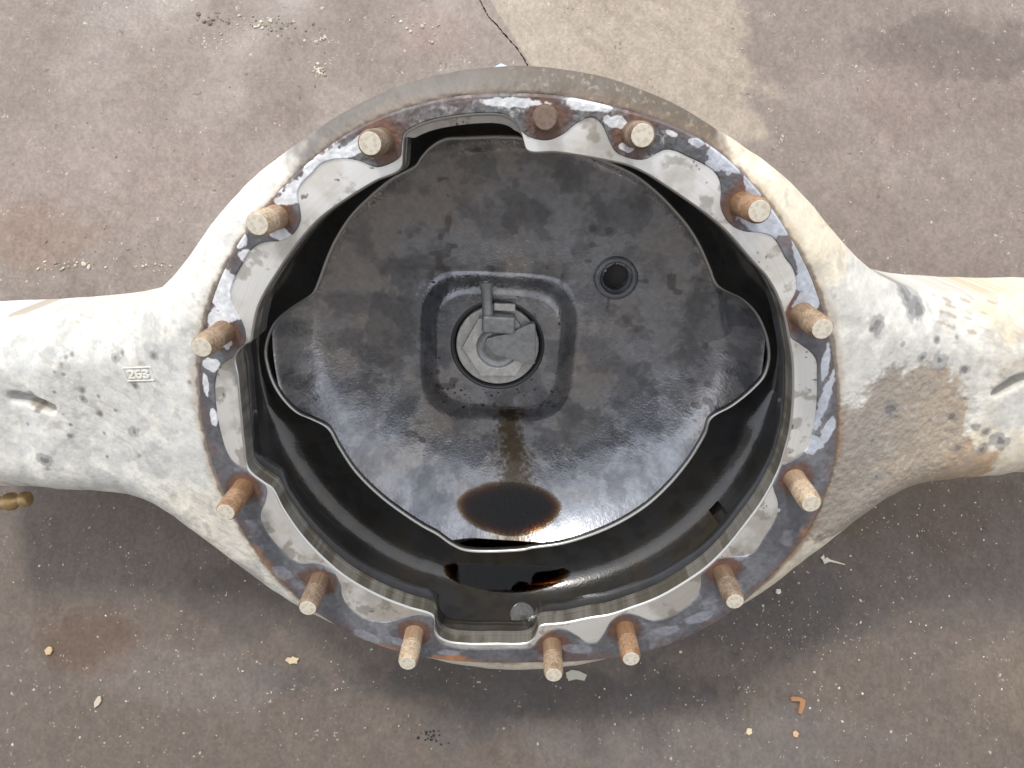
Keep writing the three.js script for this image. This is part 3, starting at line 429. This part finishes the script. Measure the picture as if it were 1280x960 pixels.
// little round boss at the bottom of the notch
{
  const p = onDepth(653, 769, 0.045);
  const boss = mesh('notch_plug', lathe([[0.0118, -0.004], [0.0116, 0.0012], [0.0104, 0.0022], [0.0098, 0.0012], [0.004, 0.0012], [0.0028, 0.0024], [0.0001, 0.0028]], 40), oilyWall, axle);
  boss.position.copy(p); boss.rotation.x = -0.75; boss.scale.y = 0.4;
}

// studs
const studMap = tex(256, 256, (u, v, o) => { const n = fbm(u * 16, v * 9, 4), m = fbm(u * 60 + 3, v * 40, 3), q = vnoise(u * 7 + 2, v * 3 + 5); o[0] = 182; o[1] = 163; o[2] = 138; mixc(o, [146, 122, 98], sstep(0.4, 0.72, n) * 0.6); mixc(o, [216, 204, 184], sstep(0.42, 0.68, m) * 0.55); mixc(o, [138, 112, 90], sstep(0.6, 0.85, q) * 0.45); mixc(o, [122, 94, 72], sstep(0.2, 0.04, v + (n - 0.5) * 0.2) * 0.5); });
const studMats = [0xf0ece8, 0xcfc6be, 0xc8b09c, 0xaea6a2].map((c) => std({ map: studMap, color: c, roughness: 0.55, metalness: 0.12 }));
const darkStud = std({ map: studMap, color: 0x8c7c78, roughness: 0.6, metalness: 0.1 });
const tipMap = tex(128, 128, (u, v, o) => { const n = fbm(u * 9, v * 9, 4); o[0] = 206; o[1] = 198; o[2] = 182; mixc(o, [176, 162, 142], sstep(0.35, 0.75, n) * 0.6); });
const tipMats = [std({ map: tipMap, roughness: 0.6, metalness: 0.15 }), std({ map: tipMap, color: 0x9c8c86, roughness: 0.6, metalness: 0.15 })];
const sp = [[0.0086, 0.0004], [0.0084, 0.0018], [0.0082, 0.003], [0.00822, 0.0145], [0.0076, 0.0155], [0.0076, 0.0165]];
for (let i = 0; i < 7; i++) sp.push([0.0083, 0.0170 + i * 0.002], [0.0083, 0.0175 + i * 0.002], [0.0073, 0.0180 + i * 0.002 + 0.0002]);
sp.push([0.0082, 0.0312], [0.008, 0.0326], [0.0068, 0.0345]);
const studGeo = creased(lathe(sp, 36), 0.5), tipGeo = planarUV(lathe([[0.0068, 0.0345], [0.0064, 0.0348], [0.0001, 0.0346]], 36), 0.02, 0.02, -0.01, -0.01);
studAt.forEach((p, i) => {
  const s = mesh('stud', studGeo, i === 0 ? darkStud : studMats[(i * 3) % 4], axle); s.position.set(p.x, 0, p.z); s.rotation.set((rnd() - 0.5) * 0.03, rnd() * 6.28, (rnd() - 0.5) * 0.03); s.scale.set(0.94, 1, 0.94);
  if (i === 0) { s.userData.label = 'short dark brown stud stub at the top of the flange'; s.scale.y = 0.4; }
  mesh('stud_tip', tipGeo, tipMats[i === 0 ? 1 : 0], s);
});

// cast number in its raised frame
{
  const font = await new FontLoader().loadAsync('fonts/droid/droid_sans_bold.typeface.json');
  const c = hitBody(173.5, 467.5), e = hitBody(190.5, 467.5), up = hitBody(173.5, 460), n = bodyNormal(c), x = e.clone().sub(c).normalize(), z = x.clone().cross(n).normalize(), y = n.clone().cross(x).negate();
  const wide = e.distanceTo(c), tall = Math.abs(up.distanceTo(c));
  const plate = new THREE.Group(); plate.name = 'cast_number'; plate.position.copy(c);
  const m4 = new THREE.Matrix4().makeBasis(x, n.clone().cross(x), n); plate.quaternion.setFromRotationMatrix(m4); axle.add(plate);
  const paint = std({ map: bodyMap, roughness: 0.6 });
  const t = new TextGeometry('263', { font, size: tall * 1.25, depth: 0.0011, curveSegments: 5, bevelEnabled: true, bevelSize: 0.00018, bevelThickness: 0.0002, bevelSegments: 2 }); t.computeBoundingBox();
  const bb = t.boundingBox; t.translate(-(bb.min.x + bb.max.x) / 2, -(bb.min.y + bb.max.y) / 2, -0.0003); t.scale(wide * 1.55 / (bb.max.x - bb.min.x), 1, 1);
  const cp = std({ color: 0xd6d4ca, roughness: 0.6 });
  mesh('digits', t, cp, plate);
  const bar = (w, h, px, py) => { const g = new RoundedBoxGeometry(w, h, 0.0012, 2, 0.0004); g.translate(px, py, 0.0002); return g; };
  mesh('frame', mergeGeometries([bar(wide * 2, 0.0009, 0, tall), bar(wide * 2, 0.0009, 0, -tall), bar(0.0009, tall * 2, -wide, 0), bar(0.0009, tall * 2, wide, 0)]), cp, plate);
}
// brass fitting under the tube
{
  const a = onDepth(6, 628, 0.075), b = onDepth(37, 623, 0.075), len = a.distanceTo(b);
  const g = lathe([[0.0001, -0.03], [0.006, -0.03], [0.006, 0], [0.0068, 0.001], [0.0082, len * 0.16], [0.0082, len * 0.32], [0.0058, len * 0.44], [0.0042, len * 0.55], [0.0056, len * 0.66], [0.0071, len * 0.8], [0.0066, len * 0.93], [0.004, len], [0.0001, len]], 32);
  g.applyQuaternion(new THREE.Quaternion().setFromUnitVectors(V3(0, 1, 0), b.clone().sub(a).normalize())); g.translate(a.x, a.y, a.z);
  mesh('brass_fitting', g, std({ color: 0xb09468, metalness: 0.5, roughness: 0.4 }), axle);
}
// oil: lies level in the low side of the trough and of the cover
{
  const oil = phys({ color: 0xffffff, transmission: 1, thickness: 0.01, ior: 1.36, roughness: 0.03, attenuationColor: new THREE.Color(0.30, 0.17, 0.08), attenuationDistance: 0.0014 });
  const levelPool = (name, p, x0, x1, zA, zB, deep, lean = 0) => {   // a level slab in the housing's frame: y falls as z falls
    const sl = Math.tan(ROLL), g = new THREE.BoxGeometry(x1 - x0, deep, zB - zA, 1, 1, 1), q = g.attributes.position;
    for (let i = 0; i < q.count; i++) { const z = q.getZ(i) + (zA + zB) / 2; q.setXYZ(i, q.getX(i) + (x0 + x1) / 2, p.y + (z - p.z) * sl + lean * (q.getX(i) + (x0 + x1) / 2) + q.getY(i) - deep / 2, z); }
    g.computeVertexNormals(); return mesh(name, g, oil, axle);
  };
  const p1 = V3(0.01, -0.1140, 0.2165); levelPool('oil_pool', p1, -0.13, 0.16, 0.2, 0.2415, 0.02, 0.02).userData.label = 'dark brown oil lying in the trough';
  const zq = (() => { let lo = 0.05, hi = 0.21; for (let i = 0; i < 30; i++) { const m = (lo + hi) / 2, d = bowl(0.008, m), q = onDepth(648, 603, d); if (q.z > m) lo = m; else hi = m; } return lo; })();
  const p2 = V3(0.008, -bowl(0.008, zq), zq); console.log('cover oil edge', zq.toFixed(3), p2.y.toFixed(3));
  levelPool('oil_puddle', p2, -0.1, 0.11, zq - 0.02, 0.214, 0.03).userData.label = 'amber brown oil puddle on the cover below the hub';
}

// drops of oil on the hub boss
{
  const n = 90, im = new THREE.InstancedMesh(new THREE.SphereGeometry(1, 12, 8), phys({ color: 0x1a1714, roughness: 0.03, clearcoat: 1, clearcoatRoughness: 0.02 }), n), M = new THREE.Matrix4(), Q = new THREE.Quaternion();
  for (let i = 0; i < n; i++) {
    const low = i < 60; let x, z; do { x = HX + (rnd() * 2 - 1) * 0.066; z = HZ + (low ? 0.042 + rnd() * 0.025 : (rnd() * 2 - 1) * 0.066); } while (hyp(x - HX, z - HZ) < 0.047);
    const k = 0.0004 + 0.0011 * rnd() ** 3; M.compose(V3(x, -bowl(x, z), z), Q.setFromAxisAngle(V3(0, 1, 0), rnd() * 6), V3(k * (1 + 0.8 * rnd()), k * 0.45, k)); im.setMatrixAt(i, M);
  }
  im.name = 'oil_drops'; im.userData.kind = 'stuff'; axle.add(im);
}

// ---------------------------------------------------------------- what lies on the floor
const chipMatte = (c) => std({ color: c, roughness: 0.9 });
const chipGeo = (() => { const g = new THREE.IcosahedronGeometry(1, 0).toNonIndexed(), p = g.attributes.position; for (let i = 0; i < p.count; i++) { const k = 0.75 + 0.5 * PT[(Math.round(p.getX(i) * 97 + p.getY(i) * 57 + p.getZ(i) * 31) & 65535)]; p.setXYZ(i, p.getX(i) * k, p.getY(i) * k * 0.45, p.getZ(i) * k); } g.computeVertexNormals(); return g; })();
{
  const list = [];
  const put = (px, py, sx, sy, n, s0, s1, pal) => { for (let i = 0; i < n; i++) { const a = rnd() * 6.28, q = Math.sqrt(-2 * Math.log(rnd() + 1e-6)) * 0.6, p = onFloor(px + Math.cos(a) * q * sx, py + Math.sin(a) * q * sy); list.push([p, lerp(s0, s1, rnd() ** 2.5), pal]); } };
  put(325, 30, 30, 8, 45, 0.0006, 0.0022, 0); put(345, 33, 40, 8, 30, 0.0008, 0.002, 1); put(400, 87, 8, 8, 50, 0.0007, 0.002, 0); put(400, 50, 14, 6, 22, 0.0007, 0.002, 0); put(265, 22, 20, 8, 20, 0.001, 0.0026, 1); put(280, 45, 40, 8, 20, 0.0006, 0.0014, 0); put(500, 40, 60, 22, 24, 0.0006, 0.0022, 0); put(520, 30, 30, 10, 10, 0.001, 0.002, 0);
  put(90, 332, 30, 6, 22, 0.0007, 0.0026, 0); put(190, 335, 24, 6, 24, 0.0006, 0.0018, 0); put(60, 335, 50, 10, 14, 0.0006, 0.0018, 0); put(150, 310, 80, 20, 20, 0.0006, 0.0014, 1); put(900, 80, 220, 60, 60, 0.0004, 0.0013, 0); put(250, 170, 200, 110, 80, 0.0004, 0.0012, 1); put(1130, 260, 110, 60, 45, 0.0004, 0.0013, 0); put(760, 30, 90, 30, 50, 0.0004, 0.0012, 0);
  put(1000, 760, 220, 90, 230, 0.0003, 0.0013, 0); put(1020, 790, 90, 30, 90, 0.0003, 0.001, 0); put(900, 890, 320, 60, 130, 0.0003, 0.0012, 0); put(300, 860, 280, 70, 190, 0.0003, 0.0011, 0); put(150, 700, 160, 50, 70, 0.0003, 0.0011, 0); put(1170, 650, 90, 40, 70, 0.0003, 0.0012, 0); put(1090, 660, 60, 20, 30, 0.0003, 0.0011, 0); put(720, 845, 10, 4, 14, 0.0008, 0.002, 0); put(540, 920, 12, 8, 26, 0.0006, 0.0018, 2);
  const im = new THREE.InstancedMesh(chipGeo, std({ color: 0xffffff, roughness: 0.9 }), list.length), M = new THREE.Matrix4(), Q = new THREE.Quaternion(), C = new THREE.Color();
  list.forEach(([p, s, pal], i) => {
    Q.setFromAxisAngle(V3(0, 1, 0), rnd() * 6.28); M.compose(V3(p.x, s * 0.3, p.z), Q, V3(s * (0.7 + rnd()), s * (0.7 + 0.6 * rnd()), s * (0.7 + 0.7 * rnd()))); im.setMatrixAt(i, M);
    const k = rnd(); pal === 2 ? C.setRGB(0.02, 0.018, 0.016) : pal === 1 ? C.setRGB(0.14 + 0.12 * k, 0.11 + 0.1 * k, 0.09 + 0.08 * k) : C.setRGB(0.26 + 0.34 * k, 0.22 + 0.32 * k, 0.16 + 0.28 * k); im.setColorAt(i, C);
  });
  im.name = 'floor_grit'; im.castShadow = im.receiveShadow = true; im.userData = { kind: 'stuff', label: 'pale grit and fine chips scattered over the concrete floor', category: 'grit' }; scene.add(im);
}
const flake = (name, outline, px, py, size, thick, colour, label, category, turn = 0) => {   // a flat broken piece, size in pixels of the photograph
  const c = onFloor(px, py), u = onFloor(px + size / 2, py), k = Math.abs(u.x - c.x), sh = new THREE.Shape(outline.map(([x, y]) => new THREE.Vector2(x * k, y * k)));
  const g = new THREE.ExtrudeGeometry(sh, { depth: thick, bevelSize: thick * 0.25, bevelThickness: thick * 0.25, bevelSegments: 1 }); g.rotateX(-Math.PI / 2); g.rotateY(turn);
  const p = g.attributes.position; for (let i = 0; i < p.count; i++) p.setY(i, p.getY(i) * (0.75 + 0.5 * vnoise(p.getX(i) * 300 + px, p.getZ(i) * 300)) + thick * 0.25);
  g.computeVertexNormals();
  const m = mesh(name, g, chipMatte(colour), scene); m.position.set(c.x, 0.0002, c.z); m.userData = { label, category }; return m;
};
flake('rust_flake', [[-1, 0.9], [-0.6, 1.0], [0.3, 0.95], [0.8, 0.7], [0.75, 0.1], [0.5, -0.6], [0.35, -1.0], [0.0, -0.9], [0.15, -0.2], [0.25, 0.4], [0.1, 0.6], [-0.9, 0.55]], 997, 881, 19, 0.0022, 0x9a7050, 'curled brown rust flake lying on the dark floor', 'flake');
flake('paint_chip', [[-0.9, 0.1], [-0.2, 0.9], [0.6, 0.8], [0.9, 0.1], [0.5, -0.8], [-0.4, -0.9]], 62, 813, 10, 0.0015, 0xb8a080, 'round tan paint chip on a brown stain of the floor', 'chip');
flake('paint_chip_001', [[-0.2, -1.0], [0.3, -0.4], [0.5, 0.3], [0.2, 1.0], [-0.2, 0.8], [-0.5, -0.2]], 123, 877, 15, 0.0013, 0xb4a894, 'narrow pale paint sliver lying on the floor', 'chip', -0.2);
flake('gasket_scrap', [[-1, 0.0], [-0.7, 0.35], [-0.3, 0.25], [0.0, 0.5], [0.4, 0.35], [0.95, 0.3], [0.7, -0.05], [0.75, -0.4], [0.2, -0.35], [-0.3, -0.5], [-0.6, -0.25]], 366, 825, 17, 0.0014, 0xc0ae90, 'small tan jagged scrap lying below the flange', 'scrap');
flake('gasket_scrap_001', [[-1, 0.3], [-0.6, 0.7], [-0.5, 0.1], [-0.1, 0.35], [0.2, 0.1], [2.4, -0.45], [2.5, -0.55], [0.3, -0.15], [-0.1, -0.3], [-0.5, -0.5], [-0.7, -0.1]], 1034, 700, 17, 0.0014, 0xd8d0c0, 'white scrap with a thin thread tail on the floor', 'scrap');
flake('paint_chip_002', [[-0.6, 0.6], [0.6, 0.7], [0.9, -0.2], [0.2, -0.8], [-0.7, -0.5]], 972, 739, 7, 0.0016, 0xd4d0c8, 'bright white square chip on oily floor beside the flange', 'chip');
flake('paint_chip_003', [[-0.7, 0.4], [0, 0.8], [0.8, 0.2], [0.3, -0.8], [-0.6, -0.5]], 994, 917, 9, 0.0014, 0xbc9c78, 'tan chip lying beyond the curled rust flake', 'chip');
flake('wax_smear', [[-1, 0.2], [-0.4, 0.5], [0.3, 0.4], [1, 0.1], [0.8, -0.4], [0, -0.3], [-0.7, -0.5]], 720, 844, 26, 0.0012, 0xb8b4a8, 'pale flat smear under the lower edge of flange', 'smear');
flake('paint_chip_004', [[-0.9, 0.2], [-0.1, 0.7], [0.9, 0.3], [0.6, -0.5], [-0.5, -0.6]], 627, 87, 20, 0.001, 0xc2d2e4, 'pale blue chip on the floor behind the flange', 'chip');
flake('paint_chip_005', [[-0.7, 0.5], [0.4, 0.8], [0.9, -0.1], [0.1, -0.8], [-0.8, -0.3]], 936, 914, 9, 0.0013, 0xc8b898, 'small cream chip on the floor before the rust flake', 'chip', 1);

renderer.render(scene, camera);
